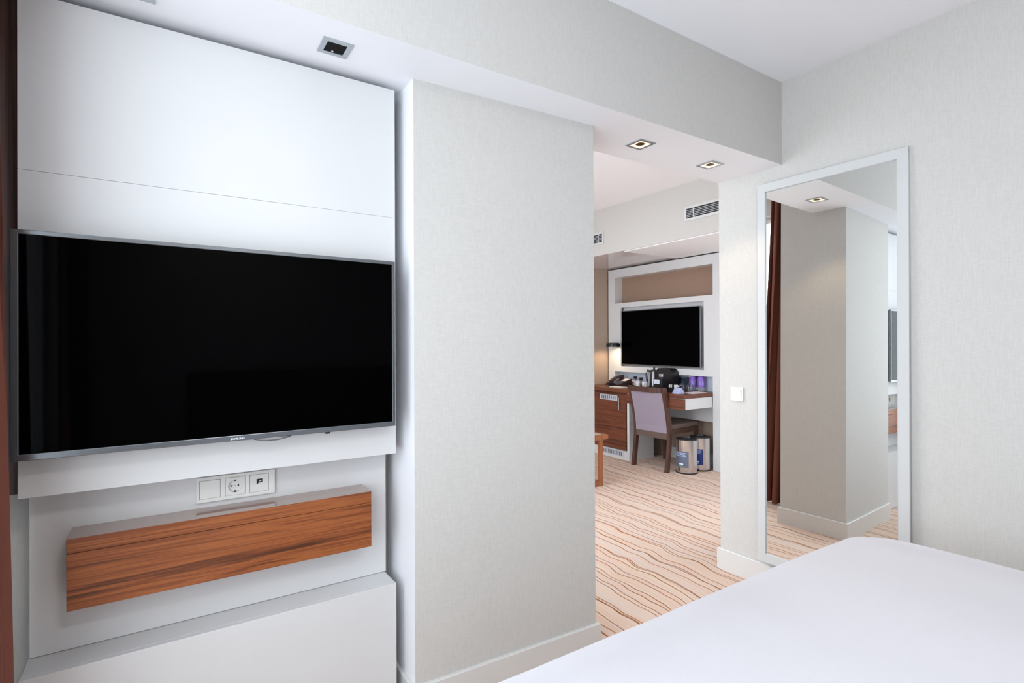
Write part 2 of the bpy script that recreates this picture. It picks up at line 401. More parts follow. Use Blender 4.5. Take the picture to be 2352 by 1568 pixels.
# triple wall plate
t = thing('wall_socket', 'cream triple wall plate with power socket above the walnut shelf', 'socket', (0.193, 1.932, 0.82))
XA, XB, ZA, ZB_ = 0.0790, 0.3070, 0.8200, 0.8995
def ringframe(bm, x0, x1, z0, z1, holes, y0, y1):
    xs = sorted({x0, x1, *[h[0] for h in holes], *[h[1] for h in holes]}); zs = sorted({z0, z1, *[h[2] for h in holes], *[h[3] for h in holes]})
    for i in range(len(xs)-1):
        for j in range(len(zs)-1):
            cx, cz = (xs[i]+xs[i+1])/2, (zs[j]+zs[j+1])/2
            if any(h[0] < cx < h[1] and h[2] < cz < h[3] for h in holes): continue
            box(bm, xs[i], xs[i+1], y0, y1, zs[j], zs[j+1])
    bmesh.ops.remove_doubles(bm, verts=bm.verts[:], dist=1e-6)
    # drop doubled inner faces
    seen = {}
    for f in bm.faces: seen.setdefault(tuple(sorted(v.index for v in f.verts)), []).append(f)
    bm.verts.index_update(); seen = {}
    for f in bm.faces: seen.setdefault(tuple(sorted(v.index for v in f.verts)), []).append(f)
    bmesh.ops.delete(bm, geom=[f for l in seen.values() if len(l) > 1 for f in l], context='FACES_ONLY')
    return bm
cells = [0.1170, 0.1880, 0.2590]; hw = 0.0290
zc = 0.8600
fr = part(t, 'frame', ringframe(BM(), XA, XB, ZA, ZB_, [(c-hw, c+hw, zc-.029, zc+.029) for c in cells], 1.9265, 1.9371), M_PLATE)
md = fr.modifiers.new('bevel', 'BEVEL'); md.width = .0015; md.segments = 2; md.limit_method = 'ANGLE'
part(t, 'blank_cover', box(BM(), cells[0]-.0283, cells[0]+.0283, 1.9262, 1.9371, zc-.0283, zc+.0283, .0008, 1), M_PLATE)
def schuko(cx):
    b = BM(); seg = 40; R, r2 = 0.0205, 0.0190; y0, y1 = 1.9268, 1.9355; h = .0283
    outer = []
    for i in range(seg):
        a = 2*pi*i/seg; s = max(abs(cos(a)), abs(sin(a))); outer.append(b.verts.new((cx+h*cos(a)/s, y0, zc+h*sin(a)/s)))
    r1 = [b.verts.new((cx+R*cos(2*pi*i/seg), y0, zc+R*sin(2*pi*i/seg))) for i in range(seg)]
    r2_ = [b.verts.new((cx+r2*cos(2*pi*i/seg), y1, zc+r2*sin(2*pi*i/seg))) for i in range(seg)]
    for i in range(seg):
        j = (i+1) % seg
        b.faces.new((outer[i], outer[j], r1[j], r1[i])); b.faces.new((r1[i], r1[j], r2_[j], r2_[i]))
    b.faces.new(r2_); return b
so = part(t, 'socket_insert', schuko(cells[1]), M_PLATE)
for dx in (-.0095, .0095):
    b = BM(); bmesh.ops.create_cone(b, cap_ends=True, segments=12, radius1=.0026, radius2=.0026, depth=.001, matrix=Matrix.Translation((cells[1]+dx, 1.9351, zc)) @ Matrix.Rotation(pi/2, 4, 'X'))
    part(so, 'pin_hole', b, M_HOLE)
for s in (-1, 1): part(so, 'earth_clip', box(BM(), cells[1]-.0022, cells[1]+.0022, 1.9290, 1.9352, zc+s*.0178-.0022, zc+s*.0178+.0022), M_HOLE)
b = BM(); bmesh.ops.create_cone(b, cap_ends=True, segments=12, radius1=.0018, radius2=.0018, depth=.001, matrix=Matrix.Translation((cells[1], 1.9351, zc)) @ Matrix.Rotation(pi/2, 4, 'X'))
part(so, 'centre_screw', b, M_ALU)
dp = part(t, 'data_insert', box(BM(), cells[2]-.0283, cells[2]+.0283, 1.9266, 1.9371, zc-.0283, zc+.0283, .0006, 1), M_PLATE)
b = BM(); box(b, cells[2]-.0085, cells[2]+.0085, 1.9258, 1.9266, zc+.001, zc+.0135); box(b, cells[2]-.0085, cells[2]-.004, 1.9258, 1.9266, zc-.0035, zc+.001)
part(dp, 'data_port', b, M_HOLE)
part(dp, 'port_tongue', box(BM(), cells[2]-.0010, cells[2]+.0060, 1.9253, 1.9258, zc+.0050, zc+.0090), M_GRILLE)

# television helper: local frame x along width, y toward wall, z up, origin bottom centre of front face
def television(label, w, h, loc, rz, bez, wallgap, logo=None, lip=True, mat_bezel=None, group=None):
    mb = mat_bezel or M_BEZEL
    t = thing('television', label, 'television', loc, rz)
    W2 = w/2; bl, br, bt, bb = bez
    b = ringframe(BM(), -W2, W2, 0, h, [(-W2+bl, W2-br, bb, h-bt)], 0, .012)
    o = part(t, 'bezel', b, mb, world=False)
    md = o.modifiers.new('bevel', 'BEVEL'); md.width = .0018; md.segments = 2; md.limit_method = 'ANGLE'
    part(t, 'screen', box(BM(), -W2+bl-.001, W2-br+.001, .0035, .011, bb-.001, h-bt+.001), M_SCREEN, world=False)
    b = BM(); loft(b, [[(-W2+.002, .0121, .003), (W2-.002, .0121, .003), (W2-.002, .0121, h-.003), (-W2+.002, .0121, h-.003)],
                       [(-W2+.004, .020, .006), (W2-.004, .020, .006), (W2-.004, .020, h-.006), (-W2+.004, .020, h-.006)],
                       [(-W2+.06, .045, .06), (W2-.06, .045, .06), (W2-.06, .045, h-.08), (-W2+.06, .045, h-.08)]])
    part(t, 'rear_cover', b, M_BLACK, world=False)
    part(t, 'wall_mount', box(BM(), -.12, .12, .0452, wallgap, h*.35, h*.65), M_BLACK, world=False)
    if lip:
        b = BM(); n = 20; x0, x1 = .045, .152; pf = []
        for i in range(n+1):
            u = i/n; x = x0+(x1-x0)*u; z = -.009*math.sin(pi*u)**.8
            pf.append((x, z))
        R = [[(x, -.001, z+.0016), (x, .012, z+.0016), (x, .012, z-.0004), (x, -.001, z-.0004)] for x, z in pf]
        loft(b, R); l = part(t, 'logo_lip', b, mb, world=False)
        b = BM(); R = [[(x, .001, max(z+.0025, -.0055)), (x, .009, max(z+.0025, -.0055)), (x, .009, max(z+.0018, -.006)), (x, .001, max(z+.0018, -.006))] for x, z in pf[2:-4]]
        loft(b, R); part(l, 'clear_inlay', b, M_CHROME, world=False)
        part(t, 'sensor', box(BM(), .255, .270, .001, .010, -.005, .001, .001, 1), M_BLACK, world=False)
    if logo:
        sx, lx, lz, wid = logo
        textmesh('brand_logo', 'SAMSUNG', sx, M_WHITEINK, t, PM[t.name] @ Matrix.Translation((lx, -.0006, lz)) @ Matrix.Rotation(pi/2, 4, 'X') @ Matrix.Scale(wid, 4, (1, 0, 0)))
    return t
tvr = math.atan2(1.7532-1.7372, 0.981)
television('large wall television with dark grey bezel on the white panel', 0.981, 0.567, ((-.3164+.6646)/2, (1.7372+1.7532)/2, 1.0345), tvr, (.0165, .0115, .0115, .0165), .066, logo=(.0072, -.0160, .0045, 1.12))

# downlights
ZD = ZS
def downlight(label, cx, cy, s, rim, lit):
    t = thing('downlight', label, 'ceiling light', (cx, cy, ZD), 0, 'square downlights in the beam')
    h = s/2
    b = BM()
    for (x0, x1, y0, y1) in ((-h, h, -h, -h+rim), (-h, h, h-rim, h), (-h, -h+rim, -h+rim, h-rim), (h-rim, h, -h+rim, h-rim)):
        box(b, cx+x0, cx+x1, cy+y0, cy+y1, ZD-.004, ZD+.0002)
    part(t, 'trim_frame', b, M_ALU)
    i = h-rim
    b = BM(); R = []
    if lit:
        # bright inner bevel and a bronze lamp in the middle
        R = [[(cx-i, cy-i, ZD-.0035), (cx+i, cy-i, ZD-.0035), (cx+i, cy+i, ZD-.0035), (cx-i, cy+i, ZD-.0035)],
             [(cx-i*.55, cy-i*.55, ZD-.001), (cx+i*.55, cy-i*.55, ZD-.001), (cx+i*.55, cy+i*.55, ZD-.001), (cx-i*.55, cy+i*.55, ZD-.001)]]
        vs = [[b.verts.new(p) for p in r] for r in R]
        for k in range(4): b.faces.new((vs[0][k], vs[0][(k+1) % 4], vs[1][(k+1) % 4], vs[1][k]))
        part(t, 'reflector', b, M_WARM, label='glowing warm white reflector')
        b = BM(); lathe(b, [(0.001, -.0022), (.008, -.0030), (i*.55, -.0022), (i*.62, -.0012)], cx, cy, ZD, 20)
        part(t, 'lamp', b, M_BROWNLAMP, smooth=True, label='bronze coloured lamp')
        spot('downlight_beam', (cx, cy, ZD-.02), (0, 0, -1), 5, (1, .74, .46), radians(95), .5, .02)
    else:
        box(b, cx-i, cx+i, cy-i, cy+i, ZD-.002, ZD-.0005); part(t, 'housing', b, M_DARKMETAL, label='unlit black interior')
        b = BM(); bmesh.ops.create_uvsphere(b, u_segments=12, v_segments=8, radius=.004, matrix=Matrix.Translation((cx-.004, cy+.02, ZD-.003)))
        part(t, 'lamp', b, M_CHROME, smooth=True)
downlight('unlit square downlight above the television panel', 0.4490, 1.6965, 0.092, 0.016, False)
downlight('unlit square downlight cut by the top edge of the photo', -0.068, 1.6965, 0.092, 0.016, False)
downlight('lit square downlight nearer the pier, before the doorway', 1.8705, 1.7500, 0.100, 0.015, True)
downlight('lit square downlight nearest the mirror', 2.3950, 1.7550, 0.100, 0.015, True)

def fill_lamp(label, cx, cy, z, R, energy, col):  # unseen fill lamp, added to brighten the room
    t = thing('fill_lamp', label, 'ceiling light', (cx, cy, z))
    part(t, 'housing', lathe(BM(), [(.001, -.001), (R, -.001), (R, -.05), (R-.01, -.05), (R-.01, -.02), (.001, -.02)], cx, cy, z, 40), M_ALU, smooth=True)
    part(t, 'diffuser', lathe(BM(), [(R-.011, -.045), (.001, -.048), (.001, -.040), (R-.011, -.040)], cx, cy, z, 40), M_DIFF, smooth=True)
    l = bpy.data.lights.new('fill_lamp_light', 'AREA'); l.shape = 'DISK'; l.size = R*2-.04; l.energy = energy; l.color = col
    o = bpy.data.objects.new('fill_lamp_light', l); COL.objects.link(o); o.location = (cx, cy, z-.052)
fill_lamp('added round fill lamp above the bed, unseen behind the camera', 0.55, -.85, ZC, .26, 15, (1, .97, .93))
fill_lamp('added round fill lamp in the living room, hidden behind the pier', 1.75, 3.55, ZC2, .26, 15, (.86, .92, 1))

# mirror leaning against the wall
am, bmr = radians(1.15), radians(-0.46)
n = Vector((cos(am)*cos(bmr), sin(am)*cos(bmr), sin(bmr)))
n0 = Vector((2.7175, 1.0, 2.12)); dm = n.dot(n0)
ym = n.cross(Vector((0, 0, 1))).normalized(); ym = -ym if ym.y < 0 else ym   # along the wall (+y)
zm = ym.cross(-n).normalized(); zm = -zm if zm.z < 0 else zm
def onplane(y, z, off=0):
    x = (dm - off - n.y*y - n.z*z)/n.x; return Vector((x, y, z))
c0 = onplane(1.3290, 0.145)
t = thing('wall_mirror', 'tall white framed mirror leaning on the wall beside the bed', 'mirror', tuple(c0))
Mm = Matrix((( ym.x, n.x, zm.x, c0.x), (ym.y, n.y, zm.y, c0.y), (ym.z, n.z, zm.z, c0.z), (0, 0, 0, 1)))
wm, hm, bw = 0.3485, 2.023, 0.044
def mpart(nm, b, mat):
    b.transform(Mm); return part(t, nm, b, mat)
b = ringframe(BM(), -wm, wm, 0, hm, [(-wm+bw, wm-bw, bw, hm-bw)], -.012, .0015)
o = mpart('frame', b, M_FRAME)
md = o.modifiers.new('bevel', 'BEVEL'); md.width = .0012; md.segments = 2; md.limit_method = 'ANGLE'
mpart('glass', box(BM(), -wm+bw-.001, wm-bw+.001, -.004, .0005, bw-.001, hm-bw+.001), M_MIRROR)

# light switch on the mirror wall
t = thing('light_switch', 'cream square light switch beside the doorway', 'switch', (XM, 1.8195, 0.984))
part(t, 'plate', box(BM(), XM-.009, XM-.0002, 1.7795, 1.8595, 0.984, 1.064, .003, 2), M_PLATE)
b = BM(); loft(b, [[(XM-.0091, 1.7915, .996), (XM-.0091, 1.8475, .996), (XM-.0091, 1.8475, 1.052), (XM-.0091, 1.7915, 1.052)],
                   [(XM-.0100, 1.7925, .997), (XM-.0100, 1.8465, .997), (XM-.0150, 1.8465, 1.051), (XM-.0150, 1.7925, 1.051)]])
part(t, 'rocker', b, M_PLATE)

# ================================================================ curtains
def curtain(label, x, y0, y1, z0, z1, amp, folds, lean=0.0, flare=0.0, ph=0, edge=0.0):
    t = thing('curtain', label, 'curtain', (x, (y0+y1)/2, z0))
    b = BM(); nu, nv = folds*14, 24; th = .004; G = []
    for s in (0, 1):
        rows = []
        for j in range(nv+1):
            v = j/nv; z = z0+(z1-z0)*v; row = []
            for i in range(nu+1):
                u = i/nu; a = u*folds*2*pi+ph
                k = 1+flare*(1-v)**1.5
                y = (y0+y1)/2+(u-.5)*(y1-y0)*k + .008*sin(2.3*a+3*v)
                y += edge*(1-v)**1.2*(u if edge > 0 else (1-u))
                xx = x+amp*k*sin(a+.35*sin(3*v+u*2))+lean*(1-v)+s*th
                row.append(b.verts.new((xx, y, z)))
            rows.append(row)
        G.append(rows)
        for j in range(nv):
            for i in range(nu): b.faces.new((rows[j][i], rows[j][i+1], rows[j+1][i+1], rows[j+1][i]))
    for j in range(nv):
        for i in (0, nu): b.faces.new((G[0][j][i], G[0][j+1][i], G[1][j+1][i], G[1][j][i]))
    for i in range(nu):
        for j in (0, nv): b.faces.new((G[0][j][i], G[0][j][i+1], G[1][j][i+1], G[1][j][i]))
    part(t, 'drape', b, M_CURTAIN, smooth=True)
    b = BM(); box(b, x-.05, x+.05, y0, y1, z1, z1+.02); part(t, 'heading_tape', b, M_CURTAIN)
    return t
def rail(label, x, y0, y1, z, br):
    t = thing('curtain_rail', label, 'curtain rail', (x, (y0+y1)/2, z))
    part(t, 'track', box(BM(), x-.02, x+.02, y0, y1, z, z+.03), M_WFRAME)
    for y in (y0+.1, y1-.1): part(t, 'bracket', box(BM(), x-.012, x+.012, y-.01, y+.01, z+.03, br), M_WFRAME)
curtain('brown bedroom curtain drawn aside next to the television panel', -0.368, 1.50, 1.735, 0.012, 2.215, .038, 3, lean=.034, flare=.05)
curtain('brown bedroom curtain at the far side of the window, seen only as a reflection', -0.40, -1.38, -0.55, 0.012, 2.62, .035, 7)
curtain('brown living room curtain behind the pier, seen in the mirror', 1.075, 2.24, 2.46, 0.012, 2.66, .045, 4, lean=.02, edge=.14, ph=1)

# ================================================================ bed
t = thing('bed', 'bed with upholstered base under the white duvet', 'bed', (1.27, -0.15, 0))
part(t, 'base', box(BM(), .34, 2.18, -1.34, .90, .06, .30, .01), M_SEAT)
part(t, 'mattress', box(BM(), .33, 2.19, -1.34, .91, .302, .575, .05, 4), M_MATT, smooth=True)
part(t, 'headboard', box(BM(), .25, 2.3, -1.44, -1.345, 0.02, 1.1, .02), M_SEAT)
for x in (.40, 2.10):
    for y in (-1.25, .82): part(t, 'leg', box(BM(), x-.03, x+.03, y-.03, y+.03, 0, .06), M_DARKWOOD)
# duvet: dense rounded slab draped over mattress, gentle undulation
def duvet():
    b = BM(); x0, x1, y0, y1 = .235, 2.285, -1.05, 1.005; ztop = .603; zlo = .13; nx, ny, ns = 110, 110, 14; r = .075
    prof = []
    def drop(d):  # d = arc distance beyond the flat area -> (outward, down)
        if d <= 0: return 0, 0
        q = r*pi/2
        if d < q: a = d/r; return r*sin(a), r*(1-cos(a))
        return r, r+(d-q)
    side = r*pi/2 + (ztop-zlo-r)
    us = [(-side+side*i/ns) for i in range(ns)] + [(x1-x0-2*r)*i/nx for i in range(nx+1)] + [(x1-x0-2*r)+side*(i+1)/ns for i in range(ns)]
    vs = [(-side+side*i/ns) for i in range(ns)] + [(y1-y0-2*r)*i/ny for i in range(ny+1)] + [(y1-y0-2*r)+side*(i+1)/ns for i in range(ns)]
    LX, LY = x1-x0-2*r, y1-y0-2*r; rc = .10
    G = []
    for v in vs:
        row = []
        for u in us:
            ex = max(-u, u-LX, 0); ey = max(-v, v-LY, 0)
            sx = -1 if u < 0 else 1; sy = -1 if v < 0 else 1
            cu = min(max(u, 0), LX); cv = min(max(v, 0), LY)
            e = max(ex, ey) if min(ex, ey) == 0 else (ex**4+ey**4)**.25
            e = min(e, side)
            o_, dn = drop(e)
            L = math.hypot(ex, ey)
            dx, dy = (ex/L*sx, ey/L*sy) if L else (0, 0)
            x = x0+r+cu+dx*o_; y = y0+r+cv+dy*o_; z = ztop-dn
            # pull the corner in for a soft rounded plan shape
            cxr, cyr = x1-rc-r*0, y1-rc
            if cu > LX-rc and cv > LY-rc:
                px, py = cu-(LX-rc), cv-(LY-rc); m = max(px, py); h = math.hypot(px, py)
                if h > 1e-6: k = m/h; x -= px*(1-k); y -= py*(1-k)
            p = Vector((x*1.6, y*1.6, z*1.6))
            z += .010*noise.noise(p*1.3)*(1 if dn < .2 else .3) + .0015*noise.noise(p*5)
            z -= .010*max(0, 1-min(LX-cu, LY-cv)/.18)**2*(dn < .001)
            row.append(b.verts.new((x+.008*noise.noise(p*2+Vector((9, 0, 0)))*(dn > .02), y+.008*noise.noise(p*2+Vector((0, 9, 0)))*(dn > .02), z)))
        G.append(row)
    for j in range(len(vs)-1):
        for i in range(len(us)-1): b.faces.new((G[j][i], G[j][i+1], G[j+1][i+1], G[j+1][i]))
    bmesh.ops.remove_doubles(b, verts=b.verts[:], dist=1e-5)
    return b
o = solo('duvet', duvet(), M_DUVET, 'smooth white duvet covering the bed in the foreground', 'duvet', smooth=True, base=(1.26, -.02, .13))

# ================================================================ LIVING ROOM
XF = 4.713
# white wall unit with niche and television recess
t = thing('wall_unit', 'white lacquered wall unit framing a niche and the living room television', 'wall unit', (XF, 4.15, 0))
def yz_frame(bm, y0, y1, z0, z1, holes, xa, xb):
    tmp = ringframe(BM(), y0, y1, z0, z1, holes, 0, 1)
    for v in tmp.verts: y, k, z = v.co; v.co = Vector((xa+(xb-xa)*k, y, z))
    me = bpy.data.meshes.new('t'); tmp.to_mesh(me); tmp.free(); bm.from_mesh(me); bpy.data.meshes.remove(me); return bm
YR, YL = 2.60, 4.964
b = yz_frame(BM(), YR, YL, 0.963, 2.232, [(3.430, 4.850, 1.8095, 2.1285), (3.540, 4.749, 1.030, 1.7530)], XF, XF+.022)
part(t, 'front_frame', b, M_LACQ)
part(t, 'right_stile', box(BM(), XF, 4.8995, YR, 3.4350, 0, 0.9625), M_LACQ)
part(t, 'left_stile', box(BM(), XF, 4.8995, 4.8535, YL, 0, 0.9625), M_LACQ)
b = BM()
box(b, XF+.022, 4.8995, 4.850, YL, .963, 2.232); box(b, XF+.022, 4.8995, YR, 3.430, .963, 2.232)
box(b, XF+.022, 4.8995, 3.430, 4.850, 2.1285, 2.232); box(b, XF+.022, 4.8995, 3.430, 4.850, 1.775, 1.8095); box(b, XF+.022, 4.7995, 3.436, 4.853, .963, 1.0)
part(t, 'carcass', b, M_LACQ)
part(t, 'niche_back', box(BM(), 4.838, 4.8995, 3.430, 4.850, 1.8095, 2.1285), M_NICHE, label='brown wallpapered niche back')
part(t, 'recess_back', box(BM(), 4.775, 4.80, 3.436, 4.853, 1.0, 1.775), M_LACQ)
part(t, 'splashback', box(BM(), 4.800, 4.8995, 3.4355, 4.853, 0.800, 0.9625), M_SPLASH, label='blue grey glass splashback')
part(t, 'apron', box(BM(), 4.770, 4.8995, 3.4355, 4.853, 0.485, 0.7570), M_LACQ)
skirt('baseboard_desk', [(4.90, 3.437), (4.90, 4.225)], side=1)
television('living room television with slim dark bezel above the desk', 1.159, 0.660, (4.716, (4.7440+3.5850)/2, 1.0470), -pi/2, (.006, .010, .008, .012), .0585, lip=False)

# desk
t = thing('desk', 'long walnut wall desk holding the phone, kettle and bottles', 'desk', (4.5, 4.2, .757))
part(t, 'worktop', box(BM(), 4.272, 4.7125, 3.4400, 4.9645, 0.758, 0.8000, .0015, 1), M_WOODY)
part(t, 'worktop_inset', box(BM(), 4.7125, 4.7995, 3.4400, 4.8530, 0.758, 0.8000), M_WOODY)
part(t, 'drawer_body', box(BM(), 4.292, 4.7125, 3.4420, 3.95, 0.650, 0.7575), M_LACQ, label='white drawer side')
dr = part(t, 'drawer', box(BM(), 4.274, 4.2918, 3.4420, 4.225, 0.648, 0.7520, .001, 1), M_WOODY)
part(t, 'rail', box(BM(), 4.60, 4.70, 3.96, 4.225, .70, .7575), M_DARKWOOD)

# fridge cabinet
t = thing('fridge_cabinet', 'walnut door minibar cabinet left of the chair', 'cabinet', (4.5, 4.6, 0))
XC = 4.32
part(t, 'side_panel', box(BM(), XC, 4.7125, 4.2280, 4.2600, 0, 0.7575), M_LACQ, label='white side panel')
part(t, 'body', box(BM(), XC+.024, 4.7125, 4.2605, 4.9645, 0.0, 0.7570), M_LACQ)
part(t, 'plinth', box(BM(), XC, XC+.0235, 4.2605, 4.9645, 0.0, 0.1000), M_LACQ)
dr = part(t, 'door', box(BM(), XC-.002, XC+.0200, 4.2700, 4.9600, 0.1080, 0.7520, .001, 1), M_WOODY)
b = BM(); tube(b, [(XC-.024, 4.369, .552), (XC-.024, 4.369, .695)], .005, 8)
for z in (.565, .682): tube(b, [(XC-.024, 4.369, z), (XC-.002, 4.369, z)], .004, 6)
part(dr, 'handle', b, M_ALU, smooth=True, label='slim silver bar handle')
def grille(par, nm, y0, y1, z0, z1, x, ns):
    b = BM(); box(b, x-.004, x-.0003, y0, y1, z0, z1); g = part(par, nm, b, M_GRILLE)
    b = BM(); w = (y1-y0)*.86/ns
    for k in range(ns):
        y = y0+(y1-y0)*.07+w*k; box(b, x-.0052, x-.0041, y+w*.22, y+w*.78, z0+(z1-z0)*.16, z1-(z1-z0)*.16)
    part(g, 'slot', b, M_GRILLEDARK)
grille(t, 'air_grille', 4.408, 4.694, 0.655, 0.718, XC-.002, 8)
grille(t, 'plinth_grille', 4.309, 4.700, 0.030, 0.098, XC, 13)

# chair (local: +x = facing the desk)
CR = radians(2.5)
t = thing('desk_chair', 'dark wood desk chair with taupe padded back', 'chair', (4.262, 3.868, 0), CR)
def stile(y):
    b = BM(); R = []
    for z, x in ((0, -.034), (.22, -.002), (.36, .012), (.45, .010), (.62, -.02), (.86, -.080)):
        R.append([(x, y-.017, z), (x+.045, y-.017, z), (x+.045, y+.017, z), (x, y+.017, z)])
    return loft(b, R)
for y in (-.218, .218): part(t, 'rear_leg', stile(y), M_DARKWOOD, world=False)
for y in (-.205, .205):
    b = BM(); loft(b, [[(.478, y-.014, 0), (.506, y-.014, 0), (.506, y+.014, 0), (.478, y+.014, 0)], [(.47, y-.019, .42), (.512, y-.019, .42), (.512, y+.019, .42), (.47, y+.019, .42)]])
    part(t, 'front_leg', b, M_DARKWOOD, world=False)
b = BM(); R = []
for i in range(13):
    y = -.201+.402*i/12; s = -.018*(1-(2*i/12-1)**2)
    R.append([(-.077+s, y, .812-.008), (-.035+s, y, .812-.008), (-.045+s, y, .858), (-.083+s, y, .858)])
part(t, 'top_rail', loft(b, R), M_DARKWOOD, world=False)
b = BM(); loft(b, [[(.012, -.201, .325), (.05, -.201, .325), (.05, .201, .325), (.012, .201, .325)], [(.010, -.201, .385), (.05, -.201, .385), (.05, .201, .385), (.010, .201, .385)]])
part(t, 'lower_rail', b, M_SEAT, world=False)
b = BM(); R = []
for z, x in ((.387, .008), (.45, .006), (.62, -.024), (.803, -.073)):
    R.append([(x, -.2005, z), (x+.034, -.2005, z), (x+.034, .2005, z), (x, .2005, z)])
part(t, 'back_pad', loft(b, R), M_TAUPE, world=False)
part(t, 'seat', box(BM(), .052, .53, -.225, .225, .425, .475, .012, 3), M_SEAT, world=False, smooth=True)
b = BM(); box(b, .058, .47, -.222, -.196, .375, .425); box(b, .058, .47, .196, .222, .375, .425); box(b, .48, .505, -.19, .19, .375, .425)
part(t, 'seat_rail', b, M_DARKWOOD, world=False)

# waste bins
def bin_(label, cx, cy, lab, d0, d1, ink):
    t = thing('waste_bin', label, 'waste bin', (cx, cy, 0), 0, 'steel waste bins under the desk')
    R, h = .104, .335
    part(t, 'body', lathe(BM(), [(.001, .012), (R, .012), (R, h), (R-.004, h), (R-.004, .02), (.001, .02)], cx, cy, 0, 48), M_CHROME, smooth=True)
    part(t, 'base_ring', lathe(BM(), [(.001, 0), (R+.003, 0), (R+.003, .012), (R-.002, .014), (.001, .0118)], cx, cy, 0, 48), M_BLACK, smooth=True)
    part(t, 'lid', lathe(BM(), [(R-.001, h+.0005), (R-.002, h+.008), (R-.02, h+.013), (.06, h+.014), (.058, h+.002), (.001, h+.002)], cx, cy, 0, 48), M_BLACK, smooth=True)
    th = math.atan2(-cy, -cx)
    def patch(z0, z1, a0, a1, k, mat, nm, par):
        b = BM(); lathe(b, [(R+k, z0), (R+k, z1)], cx, cy, 0, 16, th+radians(a0), th+radians(a1)); return part(par, nm, b, mat, smooth=True)
    l = patch(.065, .225, d0, d1, .0008, lab, 'label', t)
    w = d1-d0
    b = BM()
    for z, f in ((.205, .88), (.190, .80), (.176, .84)):
        lathe(b, [(R+.0014, z), (R+.0014, z+.0065)], cx, cy, 0, 12, th+radians(d0+w*.06), th+radians(d0+w*f))
    part(l, 'printed_lines', b, ink, smooth=True)
    b = BM(); lathe(b, [(R+.0014, .093), (R+.0014, .105)], cx, cy, 0, 8, th+radians(d0+w*.42), th+radians(d0+w*.68))
    part(l, 'printed_mark', b, M_WHITEINK, smooth=True)
    b = BM(); lathe(b, [(R+.0014, .074), (R+.0014, .089)], cx, cy, 0, 8, th+radians(d0+w*.38), th+radians(d0+w*.66))
    part(l, 'printed_emblem', b, M_GREEN if lab is M_GREYLAB else M_BLUEINK, smooth=True)
bin_('polished steel waste bin with slate grey label, in front', 4.437, 3.545, M_GREYLAB, -82, 10, M_BLUEINK)
bin_('polished steel waste bin with navy blue label, against the white stile', 4.660, 3.552, M_NAVY, -60, 16, M_BLUEINK)

# coffee table corner
t = thing('coffee_table', 'walnut coffee table half hidden behind the pier', 'table', (3.12, 3.92, 0))
TX, TY = 3.445, 3.638
part(t, 'top', box(BM(), TX-.62, TX, TY, TY+.62, .424, .466, .0015, 1), M_WOODZ)
part(t, 'glass_inlay', box(BM(), TX-.56, TX-.05, TY+.05, TY+.56, .4662, .4690), M_GLASSTOP)
for lx in (TX-.098, TX-.555):
    for ly in (TY+.003, TY+.565): part(t, 'leg', box(BM(), lx, lx+.034, ly, ly+.036, 0, .4238, .001, 1), M_WOODZ)
for ly in (TY+.004, TY+.566): part(t, 'foot_rail', box(BM(), TX-.5208, TX-.0984, ly, ly+.034, 0.0, .05), M_WOODZ)

# ceiling soffit vents
XS = 3.876
def vent(label, y0, y1, z0, z1, split):
    t = thing('air_vent', label, 'air vent', (XS, (y0+y1)/2, z0), 0, 'vents in the living room soffit')
    b = yz_frame(BM(), y0, y1, z0, z1, [(y0+.022, y1-.022, z0+.022, z1-.022)], XS-.010, XS-.0003)
    part(t, 'frame', b, M_LACQ)
    part(t, 'duct_back', box(BM(), XS-.0020, XS-.0005, y0+.022, y1-.022, z0+.022, z1-.022), M_HOLE)
    n = 6; hh = (z1-z0-.044)/n
    for k in range(n-1):
        z = z0+.022+hh*(k+1)
        b = BM(); loft(b, [[(XS-.009, y0+.0225, z-.004), (XS-.0085, y0+.0225, z-.001), (XS-.0025, y0+.0225, z+.004), (XS-.003, y0+.0225, z+.001)],
                           [(XS-.009, y1-.0225, z-.004), (XS-.0085, y1-.0225, z-.001), (XS-.0025, y1-.0225, z+.004), (XS-.003, y1-.0225, z+.001)]])
        part(t, 'louvre', b, M_GRILLE)
    for s in split: part(t, 'divider', box(BM(), XS-.0098, XS-.0022, s-.004, s+.004, z0+.022, z1-.022), M_LACQ)
vent('long white louvred vent high on the living room soffit, nearer the mirror wall', 2.20, 3.105, 2.394, 2.522, [3.005])
vent('short white louvred vent partly hidden by the pier', 4.143, 4.90, 2.366, 2.496, [4.225])
t = thing('light_patch', 'white board added for the bright patch of light under the living room soffit', 'light patch', (4.28, 2.93, 2.25))  # added white board, stands in for light falling on the soffit underside
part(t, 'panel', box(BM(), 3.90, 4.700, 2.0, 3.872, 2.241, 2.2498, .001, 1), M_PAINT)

# desk lamp
t = thing('desk_lamp', 'slim desk lamp glowing beside the wall unit', 'lamp', (4.745, 4.79, .80))
part(t, 'base', lathe(BM(), [(.001, 0), (.045, 0), (.045, .008), (.01, .012), (.001, .012)], 4.745, 4.79, .8003, 24), M_ALU, smooth=True)
part(t, 'pole', tube(BM(), [(4.745, 4.79, .812), (4.745, 4.79, 1.318)], .0055, 10), M_ALU, smooth=True)
part(t, 'arm', tube(BM(), [(4.745, 4.79, 1.310), (4.62, 4.77, 1.314)], .006, 8), M_BLACK, smooth=True)
sh = part(t, 'shade', lathe(BM(), [(.001, .024), (.05, .026), (.075, .020), (.084, .004), (.084, -.024), (.074, -.024), (.072, .006), (.001, .008)], 4.60, 4.765, 1.292, 32), M_BLACK, smooth=True)
part(sh, 'led_disc', lathe(BM(), [(.001, 0), (.068, 0), (.068, .004), (.001, .004)], 4.60, 4.765, 1.2915, 24), M_LEDWARM, smooth=True)
